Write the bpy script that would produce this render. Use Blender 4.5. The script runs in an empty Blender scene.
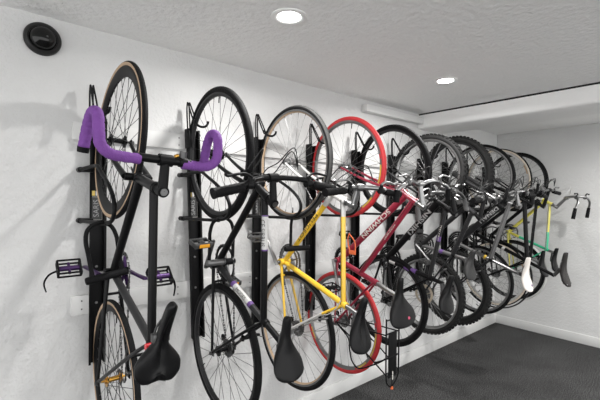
import bpy, bmesh, math, random
from mathutils import Vector, Matrix, noise
random.seed(7)
sc = bpy.context.scene
COL = sc.collection
V = Vector
PI = math.pi
DZ = 0.035            # floor correction: bike numbers below are measured 35 mm low

# ------------------------------------------------------------------ materials
def mat(name, col, rough=.5, metal=0.0, bump=None, var=None, emit=None, coat=0.0, spec=.5):
    m = bpy.data.materials.new(name); m.use_nodes = True
    nt = m.node_tree; b = nt.nodes['Principled BSDF']
    c = (*col, 1)
    b.inputs['Base Color'].default_value = c
    b.inputs['Roughness'].default_value = rough
    b.inputs['Metallic'].default_value = metal
    b.inputs['Specular IOR Level'].default_value = spec
    if coat: b.inputs['Coat Weight'].default_value = coat; b.inputs['Coat Roughness'].default_value = .15
    tc = nt.nodes.new('ShaderNodeTexCoord')
    if var:
        n = nt.nodes.new('ShaderNodeTexNoise'); n.inputs['Scale'].default_value = var[0]; n.inputs['Detail'].default_value = 4
        nt.links.new(tc.outputs['Object'], n.inputs['Vector'])
        mx = nt.nodes.new('ShaderNodeMix'); mx.data_type = 'RGBA'
        mx.inputs[6].default_value = tuple(max(0, x * (1 - var[1])) for x in col) + (1,)
        mx.inputs[7].default_value = tuple(min(1, x * (1 + var[1])) for x in col) + (1,)
        nt.links.new(n.outputs['Fac'], mx.inputs[0]); nt.links.new(mx.outputs[2], b.inputs['Base Color'])
    if bump:
        n = nt.nodes.new('ShaderNodeTexNoise'); n.inputs['Scale'].default_value = bump[0]; n.inputs['Detail'].default_value = bump[2] if len(bump) > 2 else 3
        nt.links.new(tc.outputs['Object'], n.inputs['Vector'])
        bp = nt.nodes.new('ShaderNodeBump'); bp.inputs['Strength'].default_value = bump[1]; bp.inputs['Distance'].default_value = .01
        nt.links.new(n.outputs['Fac'], bp.inputs['Height']); nt.links.new(bp.outputs['Normal'], b.inputs['Normal'])
    if emit:
        b.inputs['Emission Color'].default_value = (*emit[0], 1); b.inputs['Emission Strength'].default_value = emit[1]
    return m

M = dict(
    wall=mat('wall_paint', (.61, .61, .605), .75, bump=(55, .5, 5), spec=.3),
    ceil=mat('ceiling_stipple', (.88, .88, .87), .9, bump=(34, 1.0, 6), var=(70, .05), spec=.2),
    trimw=mat('white_trim_paint', (.68, .68, .67), .5, bump=(40, .08)),
    board=mat('painted_board', (.64, .64, .63), .55, bump=(30, .1)),
    black=mat('black_gloss_paint', (.006, .006, .0065), .34, var=(9, .3), spec=.14),
    matte=mat('black_matte_metal', (.007, .007, .0075), .46, var=(14, .3), spec=.13),
    steel=mat('black_powder_steel', (.006, .006, .0065), .42, bump=(300, .06), spec=.12),
    grip=mat('black_rubber', (.007, .007, .0075), .6, bump=(220, .3), spec=.1),
    tire=mat('tire_rubber', (.009, .009, .0095), .66, bump=(160, .35), var=(8, .25), spec=.1),
    tiregrey=mat('worn_tire_rubber', (.06, .06, .059), .75, bump=(160, .3), var=(10, .3), spec=.15),
    knob=mat('knobby_tire_rubber', (.018, .018, .018), .7, var=(12, .35), spec=.12),
    tan=mat('tan_sidewall', (.42, .30, .20), .7, var=(30, .12)),
    cream=mat('cream_sidewall', (.66, .58, .48), .7, var=(30, .1)),
    redtire=mat('red_tire_rubber', (.50, .025, .03), .6, bump=(140, .3), var=(9, .2)),
    chrome=mat('polished_alloy', (.30, .30, .30), .3, 1.0, var=(12, .12)),
    alloy=mat('brushed_alloy', (.22, .22, .22), .42, 1.0, var=(20, .2)),
    grey=mat('grey_alloy', (.10, .10, .10), .42, .7, var=(15, .25)),
    spoke=mat('steel_spoke', (.20, .20, .20), .35, 1.0),
    bspoke=mat('black_spoke', (.04, .04, .04), .35, .6),
    leather=mat('saddle_vinyl', (.006, .006, .0065), .36, bump=(260, .12), spec=.2),
    leatherg=mat('grey_saddle_vinyl', (.028, .028, .028), .42, bump=(200, .15), spec=.3),
    leatherw=mat('white_saddle_vinyl', (.72, .68, .64), .45, bump=(120, .15), var=(9, .1)),
    leatherb=mat('worn_leather', (.022, .020, .019), .5, bump=(150, .3), var=(14, .3), spec=.25),
    purple=mat('purple_bar_tape', (.175, .063, .275), .72, bump=(180, .35), var=(26, .14), spec=.2),
    purplem=mat('purple_anodised', (.05, .02, .085), .35, .6),
    purpled=mat('purple_decal', (.11, .05, .20), .45),
    yellow=mat('yellow_paint', (.80, .50, .035), .3, coat=.5, var=(7, .06)),
    pyellow=mat('pale_yellow_paint', (.62, .56, .09), .35, coat=.4, var=(20, .14)),
    green=mat('green_paint', (.03, .42, .22), .35, coat=.4, var=(12, .1)),
    white=mat('white_paint', (.55, .545, .53), .4, coat=.2, var=(10, .05)),
    maroon=mat('maroon_paint', (.25, .014, .036), .3, coat=.35, var=(8, .1)),
    pink=mat('pink_band_paint', (.62, .10, .18), .3, coat=.4),
    dgrey=mat('dark_grey_paint', (.022, .022, .023), .38, var=(10, .15), spec=.2),
    mgrey=mat('grey_metal_paint', (.16, .16, .16), .4, .5, var=(10, .12)),
    amber=mat('amber_reflector', (.85, .38, .03), .25),
    redref=mat('red_reflector', (.6, .02, .03), .25),
    orange=mat('orange_plastic', (.78, .16, .05), .4),
    gold=mat('gold_hub', (.62, .33, .06), .28, .9),
    rotor=mat('brass_brake_disc', (.62, .55, .44), .35, .8),
    cable=mat('black_cable', (.015, .015, .015), .45),
    cablew=mat('silver_cable_housing', (.5, .5, .5), .4),
    txw=mat('white_lettering', (.62, .60, .56), .5),
    txb=mat('black_lettering', (.02, .02, .02), .5),
    txg=mat('grey_lettering', (.30, .30, .30), .5),
    lbl=mat('rail_label_black', (.03, .03, .03), .4),
    lbly=mat('rail_label_yellow', (.70, .52, .12), .4),
    chain=mat('chain_steel', (.10, .10, .10), .35, .9, var=(90, .4)),
    dome=mat('smoked_dome', (.006, .006, .006), .12, spec=.3),
    domering=mat('camera_ring', (.02, .02, .02), .45, spec=.2),
    lensring=mat('light_trim', (.85, .85, .84), .45),
    glow=mat('lamp_lens', (1, 1, 1), .5, emit=((1, .99, .97), 30)),
    gripg=mat('grey_rubber_grip', (.12, .12, .12), .6, bump=(150, .3)),
    beamw=mat('beam_paint', (.86, .86, .85), .7, bump=(50, .2)),
    gap=mat('painted_gap_shade', (.02, .02, .02), .9),  # near-black colour standing in for shade in the gap above the beam
)
def carpet():
    m = bpy.data.materials.new('charcoal_carpet'); m.use_nodes = True
    nt = m.node_tree; b = nt.nodes['Principled BSDF']; b.inputs['Roughness'].default_value = .95; b.inputs['Specular IOR Level'].default_value = .1
    tc = nt.nodes.new('ShaderNodeTexCoord')
    n = nt.nodes.new('ShaderNodeTexNoise'); n.inputs['Scale'].default_value = 120; n.inputs['Detail'].default_value = 3
    n2 = nt.nodes.new('ShaderNodeTexNoise'); n2.inputs['Scale'].default_value = 3.2; n2.inputs['Detail'].default_value = 5
    cr = nt.nodes.new('ShaderNodeValToRGB'); e = cr.color_ramp.elements
    e[0].position = .38; e[0].color = (.008, .008, .008, 1); e[1].position = .66; e[1].color = (.17, .17, .17, 1)
    mx = nt.nodes.new('ShaderNodeMix'); mx.data_type = 'RGBA'; mx.blend_type = 'MULTIPLY'; mx.inputs[0].default_value = .6
    nt.links.new(tc.outputs['Object'], n.inputs['Vector']); nt.links.new(tc.outputs['Object'], n2.inputs['Vector'])
    nt.links.new(n.outputs['Fac'], cr.inputs[0]); nt.links.new(cr.outputs[0], mx.inputs[6]); nt.links.new(n2.outputs['Fac'], mx.inputs[7])
    nt.links.new(mx.outputs[2], b.inputs['Base Color'])
    bp = nt.nodes.new('ShaderNodeBump'); bp.inputs['Strength'].default_value = .8; bp.inputs['Distance'].default_value = .01
    nt.links.new(n.outputs['Fac'], bp.inputs['Height']); nt.links.new(bp.outputs['Normal'], b.inputs['Normal'])
    return m
M['carpet'] = carpet()

# ------------------------------------------------------------------ mesh helpers
def spline(pts, n=8, closed=False):
    P = [V(p) for p in pts]; out = []; N = len(P)
    rng = range(N if closed else N - 1)
    for i in rng:
        if closed: a, b, c, d = P[(i-1) % N], P[i], P[(i+1) % N], P[(i+2) % N]
        else: a, b, c, d = P[max(i-1, 0)], P[i], P[i+1], P[min(i+2, N-1)]
        for k in range(n):
            t = k / n
            out.append(.5*((2*b) + (c-a)*t + (2*a-5*b+4*c-d)*t*t + (3*b-a-3*c+d)*t**3))
    if not closed: out.append(P[-1])
    return out

class MB:
    def __init__(s): s.bm = bmesh.new(); s.mats = []
    def mi(s, m):
        if m not in s.mats: s.mats.append(m)
        return s.mats.index(m)
    def _faces(s, fs, m, smooth=True):
        i = s.mi(m)
        for f in fs: f.material_index = i; f.smooth = smooth
    def tube(s, pts, r, m, seg=12, closed=False, cap=True, flat=1.0, mats=None):
        P = [V(p) for p in pts]; n = len(P)
        rr = r if isinstance(r, (list, tuple)) else [r]*n
        if len(rr) != n: rr = [rr[0] + (rr[-1]-rr[0])*i/(n-1) for i in range(n)]
        rings = []; up = None
        for i in range(n):
            if closed: d = P[(i+1) % n] - P[i-1]
            else: d = P[min(i+1, n-1)] - P[max(i-1, 0)]
            d.normalize()
            if up is None:
                up = V((0, 1, 0)) if abs(d.y) < .9 else V((0, 0, 1))
            up = (up - d*up.dot(d))
            if up.length < 1e-5: up = d.orthogonal()
            up.normalize()
            sd = d.cross(up)
            rings.append([s.bm.verts.new(P[i] + (up*math.cos(2*PI*k/seg) + sd*math.sin(2*PI*k/seg)*flat)*rr[i]) for k in range(seg)])
        fs = []
        for i in range(n if closed else n-1):
            A, B = rings[i], rings[(i+1) % n]
            for k in range(seg):
                fs.append(s.bm.faces.new((A[k], A[(k+1) % seg], B[(k+1) % seg], B[k])))
        s._faces(fs, m)
        if mats:
            for q, f in enumerate(fs): f.material_index = s.mi(mats[q//seg])
        if cap and not closed:
            s._faces([s.bm.faces.new(rings[0][::-1]), s.bm.faces.new(rings[-1])], m, False)
        return s
    def box(s, c, size, m, rot=None, bev=0.0):
        c = V(c); hx, hy, hz = [q/2 for q in size]
        R = rot or Matrix.Identity(3)
        if bev:
            t = bmesh.new(); bmesh.ops.create_cube(t, size=1)
            for v in t.verts: v.co = V((v.co.x*size[0], v.co.y*size[1], v.co.z*size[2]))
            bmesh.ops.bevel(t, geom=t.edges[:], offset=bev, segments=2, affect='EDGES', profile=.5)
            mp = {v: s.bm.verts.new(c + R @ v.co) for v in t.verts}
            s._faces([s.bm.faces.new([mp[v] for v in f.verts]) for f in t.faces], m, False); t.free()
            return s
        vs = [s.bm.verts.new(c + R @ V((x, y, z))) for x in (-hx, hx) for y in (-hy, hy) for z in (-hz, hz)]
        q = [(0, 1, 3, 2), (4, 6, 7, 5), (0, 4, 5, 1), (2, 3, 7, 6), (0, 2, 6, 4), (1, 5, 7, 3)]
        s._faces([s.bm.faces.new([vs[k] for k in f]) for f in q], m, False)
        return s
    def lathe(s, prof, c, m, seg=72, axis='Y', closed=True, mats=None, a0=0, a1=2*PI, phase=0):
        """prof: (radius, offset along axis); revolved round the axis through c"""
        c = V(c); full = abs(a1-a0-2*PI) < 1e-6; n = seg if full else seg+1
        rings = []
        for k in range(n):
            a = phase + a0 + (a1-a0)*k/seg; ca, sa = math.cos(a), math.sin(a); ring = []
            for r, o in prof:
                p = {'Y': V((r*ca, o, r*sa)), 'Z': V((r*ca, r*sa, o)), 'X': V((o, r*ca, r*sa))}[axis]
                ring.append(s.bm.verts.new(c+p))
            rings.append(ring)
        L = len(prof)
        for k in range(seg):
            A, B = rings[k], rings[(k+1) % n]
            for j in range(L if closed else L-1):
                mm = mats[j] if mats else m
                f = s.bm.faces.new((A[j], A[(j+1) % L], B[(j+1) % L], B[j]))
                f.material_index = s.mi(mm); f.smooth = True
        return s
    def build(s, name, parent=None, xf=None, off=None, sharp=True):
        if xf: s.bm.transform(xf)
        if off is not None: s.bm.transform(Matrix.Translation(off))
        bmesh.ops.remove_doubles(s.bm, verts=s.bm.verts, dist=1e-6)
        bmesh.ops.recalc_face_normals(s.bm, faces=s.bm.faces)
        me = bpy.data.meshes.new(name); s.bm.to_mesh(me); s.bm.free()
        for k in s.mats: me.materials.append(M[k])
        me.set_sharp_from_angle(angle=math.radians(42))
        o = bpy.data.objects.new(name, me); COL.objects.link(o)
        if parent: o.parent = parent
        return o

def thing(name, label, cat, loc, group=None):
    o = bpy.data.objects.new(name, None); COL.objects.link(o); o.empty_display_size = .1
    o.location = loc; o['label'] = label; o['category'] = cat
    if group: o['group'] = group
    return o
def tag(o, label, cat, group=None):
    o['label'] = label; o['category'] = cat
    if group: o['group'] = group
    return o
def text_mb(txt, size, sx=1.0, bold=0.0):
    """outline letters as (verts2d, faces), origin at left baseline centre line"""
    cu = bpy.data.curves.new('t', 'FONT'); cu.body = txt; cu.size = size; cu.align_x = 'CENTER'; cu.align_y = 'CENTER'
    cu.offset = bold; cu.resolution_u = 3
    o = bpy.data.objects.new('t', cu); COL.objects.link(o)
    dg = bpy.context.evaluated_depsgraph_get()
    me = bpy.data.meshes.new_from_object(o.evaluated_get(dg))
    t = bmesh.new(); t.from_mesh(me)
    for i in range(-8, 9):
        bmesh.ops.bisect_plane(t, geom=t.verts[:]+t.edges[:]+t.faces[:], plane_co=(0, i*size*.06, 0), plane_no=(0, 1, 0))
    t.verts.index_update()
    vs = [(v.co.x*sx, v.co.y) for v in t.verts]; fs = [tuple(v.index for v in f.verts) for f in t.faces]; t.free()
    bpy.data.objects.remove(o); bpy.data.curves.remove(cu); bpy.data.meshes.remove(me)
    return vs, fs
def text_on_tube(mb, txt, A, B, t, r, size, m, sx=1.0, turn=0.0, bold=0.0):
    """letters wrapped on the near (-Y) side of a tube A->B, baseline running A->B, tops to +X; turn rolls them round"""
    A, B = V(A), V(B); d = (B-A).normalized(); nY = V((0, -1, 0)); up = nY.cross(d).normalized()
    if up.x < 0: pass
    c = A.lerp(B, t)
    vs, fs = text_mb(txt, size, sx, bold)
    nv = []
    for x, y in vs:
        a = y/r + turn
        nv.append(mb.bm.verts.new(c + d*x + (nY*math.cos(a) + up*math.sin(a))*(r+.0012)))
    for f in fs:
        try: ff = mb.bm.faces.new([nv[i] for i in f]); ff.material_index = mb.mi(m)
        except ValueError: pass

# ------------------------------------------------------------------ the room
def struct(name, mb, label=None):
    o = mb.build(name); o['kind'] = 'structure'; return o
H = 2.402; YB = 5.10; YF = -2.6; XR = 6.0
def slab(name, lo, hi, m):
    b = MB(); lo, hi = V(lo), V(hi); b.box((lo+hi)/2, hi-lo, m); return struct(name, b)
slab('floor', (-.12, YF-.12, -.12), (XR+.12, YB+.12, 0), 'carpet')
slab('ceiling', (-.12, YF-.12, H), (XR+.12, YB+.12, H+.12), 'ceil')
slab('wall_left', (-.12, YF-.12, 0), (0, YB+.12, H), 'wall')
slab('wall_back', (0, YB, 0), (XR, YB+.12, H), 'wall')
for nm, lo, hi in [('baseboard_left', (0, YF, 0), (.014, YB, .105)), ('baseboard_back', (.014, YB-.014, 0), (XR, YB, .105))]:
    b = MB(); lo, hi = V(lo), V(hi); b.box((lo+hi)/2, hi-lo, 'trimw', bev=.004); struct(nm, b)
# painted boards carrying the racks
for i, (z0, z1) in enumerate([(1.842, 1.929), (.990, 1.084)]):
    b = MB(); y = .355
    for L in (2.44, 2.26):
        b.box((.0095, y+L/2, (z0+z1)/2), (.019, L-.002, z1-z0), 'board', bev=.002); y += L
    for k in range(10):
        for dz in (-.02, .02): b.lathe([(0, 0), (.004, 0), (.004, .0012), (0, .0012)], (.0188, .40+.485*k, (z0+z1)/2+dz), 'grey', 8, 'X')
    struct('trim_%d' % (i+1), b)
# pipe cover box along the left wall and the boxed beam below the ceiling
b = MB(); b.box((.03, (2.47+3.315)/2, 2.325), (.06, .845, .06), 'trimw', bev=.004); struct('trim_3', b)
b = MB()
prof = [(3.315, 2.386), (3.308, 2.35), (3.308, 2.275), (3.314, 2.262), (3.33, 2.255), (3.45, 2.25), (3.72, 2.252), (3.76, 2.262), (3.772, 2.285), (3.772, 2.386)]
A = [b.bm.verts.new((.0, y, z)) for y, z in prof]; B = [b.bm.verts.new((XR, y, z)) for y, z in prof]
n = len(prof)
b._faces([b.bm.faces.new((A[i], A[(i+1) % n], B[(i+1) % n], B[i])) for i in range(n)] + [b.bm.faces.new(A), b.bm.faces.new(B[::-1])], 'beamw')
struct('trim_4', b)
b = MB(); b.box((XR/2, 3.54, (2.386+H)/2), (XR, .43, H-2.386), 'gap'); struct('trim_5', b)  # dark strip filling the open gap; its shade is put into the colour

# security camera dome on the left wall
t = thing('security_camera', 'round black dome camera on the white wall near the ceiling', 'camera', (0, .236, 2.292))
b = MB(); b.lathe([(0, 0), (.074, 0), (.075, .012), (.070, .024), (.061, .029), (.055, .026), (.054, .018), (0, .018)], (0, 0, 0), 'domering', 48, 'X', closed=False); b.build('mounting_ring', t)
b = MB(); b.lathe([(.054*math.cos(a*PI/16), .019+.044*math.sin(a*PI/16)) for a in range(0, 9)], (0, 0, 0), 'dome', 40, 'X', closed=False)
b.lathe([(0, .064), (.004, .0636), (.0045, .06)], (0, .012, 0), 'grey', 10, 'X', closed=False); b.build('dome', t)

# recessed ceiling lights, and added fill lights built the same way
def downlight(x, y, lab, power=15):
    t = thing('recessed_light', lab, 'ceiling light', (x, y, H), 'round recessed ceiling lights')
    b = MB(); b.lathe([(.052, 0), (.082, 0), (.083, -.004), (.078, -.007), (.056, -.005), (.052, -.002)], (0, 0, 0), 'lensring', 48, 'Z'); b.build('trim_ring', t)
    b = MB(); b.lathe([(0, -.0035), (.03, -.0035), (.0535, -.0025)], (0, 0, 0), 'glow', 40, 'Z', closed=False); b.build('lens', t)
    l = bpy.data.lights.new('downlight', 'AREA'); l.shape = 'DISK'; l.size = .10; l.energy = power; l.color = (1, .985, .965); l.spread = math.radians(170)
    o = bpy.data.objects.new('light_beam', l); o.location = (0, 0, -.012); COL.objects.link(o); o.parent = t
    return t
downlight(.75, 1.095, power=15, lab='bright round recessed ceiling light nearer the camera, above the second bicycle')
downlight(.73, 2.51, power=16, lab='bright round recessed ceiling light farther off, near the boxed beam')
for x, y, pw, lab in [(2.75, 1.1, 10, 'unseen round fill light added across the room from the second bicycle'), (2.75, 2.51, 26, 'unseen round fill light added across the room near the boxed beam'),
                  (2.75, -.6, 4, 'unseen round fill light added behind the viewer across the room'), (2.2, 4.30, 42, 'round fill light added out of sight beyond the boxed beam')]:
    downlight(x, y, lab, pw)  # added unseen fill lamps: even out the room, brighten the back wall

# ------------------------------------------------------------------ wall racks
RACKY = [.463+.4855*k for k in range(10)]
RACKY[1] += .012; RACKY[2] = 1.415; RACKY[3] = 1.878; RACKY[4] = 2.365; RACKY[5:] = [2.84, 3.30, 3.76, 4.21, 4.68]
BN = ['the black fixed-gear bicycle with purple drop bars', 'the black bicycle with white and violet frame bands', 'the yellow road bicycle',
      'the maroon bicycle with red tires', 'the black bicycle with grey frame lettering', 'the knobby-tired bicycle with a brass brake disc',
      'the silver and dark grey mountain bicycle with the white saddle', 'the black bicycle with the tall riveted saddle',
      'the black bicycle with cream sidewall tires', 'the yellow and green bicycle by the back wall']
def rack(k):
    y = RACKY[k]
    t = thing('wall_bike_rack', 'black wall rack holding ' + BN[k], 'bike rack', (0, y, .74), 'black steel bike racks along the wall')
    O = V((0, 0, -.74))
    if k == 1: t.location.y += .040; t.rotation_euler.x = .036      # this one leans
    b = MB()                                          # channel rail
    z0, z1 = .745, 1.955; w = .030
    b.box((.0215, 0, (z0+z1)/2), (.004, 2*w, z1-z0), 'steel')
    for yy in (-w, w):
        b.box((.036, yy, (z0+z1)/2), (.032, .0035, z1-z0), 'steel'); b.box((.0525, yy+(.003 if yy > 0 else -.003), (z0+z1)/2), (.003, .010, z1-z0), 'steel')
    b.box((.052, -w-.006, 1.905), (.058, .012, .11), 'steel', bev=.002)
    b.build('rail', t, off=O)
    for zz in (.82, 1.04, 1.22, 1.90):
        b = MB(); b.lathe([(0, 0), (.007, 0), (.006, .004), (0, .005)], (.0236, 0, zz), 'alloy', 12, 'X', closed=False); b.build('bolt', t, off=O)
    b = MB()                                          # double wire hook
    for s in (-1, 1):
        P = [(.070, s*.007, 1.93), (.066, s*.007, 2.05), (.068, s*.006, 2.088), (.076, s*.006, 2.102), (.088, s*.006, 2.086), (.130, s*.008, 2.02), (.165, s*.008, 1.966)]
        b.tube(spline([V(q)+V((0, -.036, 0)) for q in P], 5), .0042, 'matte', 8)
    P = [(.140, -.030, 1.992), (.156, -.028, 1.972), (.172, -.016, 1.958), (.190, .002, 1.956), (.206, .010, 1.968), (.212, .012, 1.984)]
    b.tube(spline(P, 6), .0065, 'grip', 10)
    b.build('hook', t, off=O)
    b = MB()                                          # locking arm loop
    yo = -.078
    P = [(.058, yo, 1.697), (.10, yo+.01, 1.702), (.19, yo+.028, 1.708), (.245, yo+.03, 1.705), (.30, yo+.03, 1.682), (.40, yo+.03, 1.638), (.455, yo+.03, 1.608), (.505, yo+.03, 1.57), (.528, yo+.03, 1.53), (.515, yo+.03, 1.492), (.47, yo+.03, 1.468), (.40, yo+.03, 1.462)]
    b.tube(spline(P, 5), .0085, 'matte', 12)
    b.tube([(.058, yo, 1.452), (.42, yo+.03, 1.458)], .0085, 'matte', 12)
    for zz in (1.697, 1.452): b.tube([(.019, yo, zz), (.06, yo, zz)], .013, 'matte', 14); b.box((.045, yo+.03, zz), (.04, .05, .022), 'steel', bev=.003)
    b.build('locking_arm', t, off=O)
    b = MB(); nm = 'label'
    b.box((.0242, -.002, 1.51), (.0012, .052, .12), 'lbl')
    b.box((.0251, -.020, 1.585), (.001, .022, .024), 'lbly'); b.box((.0251, .000, 1.585), (.001, .012, .024), 'white')
    for yy in (-.028, .024): b.box((.0251, yy, 1.51), (.0008, .0012, .115), 'txw')
    for zz in (1.453, 1.567): b.box((.0251, -.002, zz), (.0008, .052, .0012), 'txw')
    vs, fs = text_mb('SARIS', .036, 1.0)
    nv = [b.bm.verts.new((.0254, -.002-y_, 1.51+x_)) for x_, y_ in vs]
    for f in fs:
        ff = b.bm.faces.new([nv[i] for i in f]); ff.material_index = b.mi('txg')
    b.build(nm, t, off=O)
for k in range(10): rack(k)

# ------------------------------------------------------------------ U-locks
def ulock(x, y, z, wy, drop, body, lab, tilt=0.0, bl=.17, dx=0.0):
    """shackle hanging with its bend at the top, body bar across the bottom"""
    t = thing('bike_lock', lab, 'bike lock', (x, y, z-drop+DZ), 'U-locks on the racks')
    b = MB(); z = drop; hw = wy/2
    P = [(0, -hw, 0), (0, -hw*1.0, z*.45), (0, -hw*1.0, z-hw*1.1), (0, -hw*.72, z-hw*.32), (0, 0, z), (0, hw*.72, z-hw*.32), (0, hw, z-hw*1.1), (0, hw, z*.45), (0, hw, 0)]
    R = Matrix.Rotation(tilt, 4, 'X') @ Matrix.Rotation(dx, 4, 'Y')
    b.tube(spline(P, 6), .0085, 'grip', 12); b.build('shackle', t, xf=R)
    b = MB()
    b.tube([(0, -bl*.5, 0), (0, -bl*.5+.006, 0), (0, bl*.5-.006, 0), (0, bl*.5, 0)], [.013, .016, .016, .013], body[0], 18)
    if len(body) > 1: b.tube([(0, bl*.12, 0), (0, bl*.46, 0)], .0172, body[1], 18); b.tube([(0, bl*.05, 0), (0, bl*.10, 0)], .0175, 'grey', 18)
    b.build('crossbar', t, xf=R)
ulock(.40, .425, 1.43, .115, .225, ['grip'], 'all-black U-lock hanging on the rack arm at the purple-barred bicycle', .17, .17)
ulock(.42, .94, 1.435, .13, .222, ['mgrey', 'grip'], 'U-lock with a silver and black crossbar beside the amber pedal reflector', -.02, .155)
ulock(.43, 1.425, 1.445, .10, .20, ['grip'], 'black U-lock crossing the down tube of the yellow bicycle', -.03, .175)

# ------------------------------------------------------------------ bicycles
def lerp(a, b, t): return a + (b-a)*t
def wheel(parent, name, c, R, tr, tire, rimm, depth, spokes, seed, off, xf=None, knob=0, side=None, rimin=None, rotor=False, hubm='grey', nsp=28, sticker=None, rear=False):
    """rim is the part; tire, spokes and hub are its sub-parts. c = hub centre (x,0,z)"""
    c = V(c); rnd = random.Random(seed)
    rb = R-2*tr+.004                         # rim outer radius
    b = MB(); w = max(.010, tr*.72)
    prof = [(rb, -w), (rb-.010, -w*1.02), (rb-depth*.6, -w*.85), (rb-depth, -w*.35), (rb-depth, w*.35), (rb-depth*.6, w*.85), (rb-.010, w*1.02), (rb, w), (rb-.005, w*.7), (rb-.005, -w*.7)]
    b.lathe(prof, c, rimm, 80, mats=[rimm]*2 + [rimin or rimm]*3 + [rimm]*5)
    rim = b.build(name, parent, xf=xf, off=off)
    b = MB(); N = 16; prof = []; ms = []
    rc = R-tr
    for k in range(N):
        a = 2*PI*k/N
        prof.append((rc+tr*math.cos(a), tr*math.sin(a)*1.0))
        am = a + PI/N; cm = math.cos(am)
        ms.append(tire if cm > .45 or not side else (side if cm > -.62 else tire))
    b.lathe(prof, c, tire, 96, mats=ms)
    if knob:
        nk = 58
        for k in range(nk):
            a = 2*PI*k/nk
            for ang, sz in ((0, (.012, .014, .016)), (.75, (.013, .012, .017)), (-.75, (.013, .012, .017))):
                aa = a + (PI/nk if ang else 0)
                rr = rc + (tr+.001)*math.cos(ang); yy = (tr+.001)*math.sin(ang)
                Rm = Matrix.Rotation(-aa, 3, 'Y') @ Matrix.Rotation(ang, 3, 'Z')
                b.box(c+V((rr*math.cos(aa), yy, rr*math.sin(aa))), sz, tire, Rm)
    b.build('tire', rim, xf=xf, off=off)
    b = MB(); rs = rb-depth+.002
    for k in range(nsp):
        sidey = -1 if k % 2 else 1
        a = 2*PI*k/nsp + .03; lead = 1 if (k//2) % 2 else -1
        ha = a + lead*1.05
        h = c+V((.021*math.cos(ha), sidey*(.028 if not (rear and sidey > 0) else .018), .021*math.sin(ha)))
        e = c+V((rs*math.cos(a), 0, rs*math.sin(a)))
        b.tube([h, e], .00125, spokes, 4, cap=False)
        b.tube([e, e.lerp(h, .045)], .0021, spokes, 5, cap=False)
    va = rnd.random()*6
    b.tube([c+V((rs*math.cos(va), 0, rs*math.sin(va))), c+V(((rs-.035)*math.cos(va), 0, (rs-.035)*math.sin(va)))], .003, 'matte', 6)
    b.build('spokes', rim, xf=xf, off=off)
    b = MB()
    b.lathe([(0, -.050), (.005, -.050), (.005, -.036), (.013, -.036), (.013, -.030), (.026, -.030), (.026, -.026), (.011, -.023), (.010, 0), (.011, .023), (.026, .026), (.026, .030), (.013, .030), (.013, .036), (.005, .036), (.005, .050), (0, .050)], c, hubm, 24)
    hw = .062 if rear else .054
    b.tube([c+V((0, -hw-.012, 0)), c+V((0, hw+.012, 0))], .0048, 'alloy', 8)
    for s in (-1, 1): b.tube([c+V((0, s*(hw+.004), 0)), c+V((0, s*(hw+.012), 0))], .0095, 'grey', 6)
    b.build('hub', rim, xf=xf, off=off)
    if rotor:
        b = MB(); b.lathe([(.082, -.038), (.082, -.0365), (.062, -.0365), (.062, -.038)], c, 'rotor', 48)
        b.lathe([(.026, -.038), (.026, -.0365), (.018, -.0365), (.018, -.038)], c, 'rotor', 24)
        for k in range(6):
            a = k*PI/3
            b.tube([c+V((.02*math.cos(a), -.037, .02*math.sin(a))), c+V((.07*math.cos(a+.35), -.037, .07*math.sin(a+.35)))], .004, 'rotor', 6)
        b.build('brake_disc', rim, xf=xf, off=off)
    if sticker:
        for a0, a1, m in sticker:
            b = MB()
            for s in (-1, 1):
                if s < 0: b.lathe([(rb-.003, s*w*1.07), (rb-depth*.62, s*w*.98)], c, m, 12, closed=False, a0=a0, a1=a1)
            b.build('rim_sticker', rim, xf=xf, off=off)
    return rim

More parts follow.
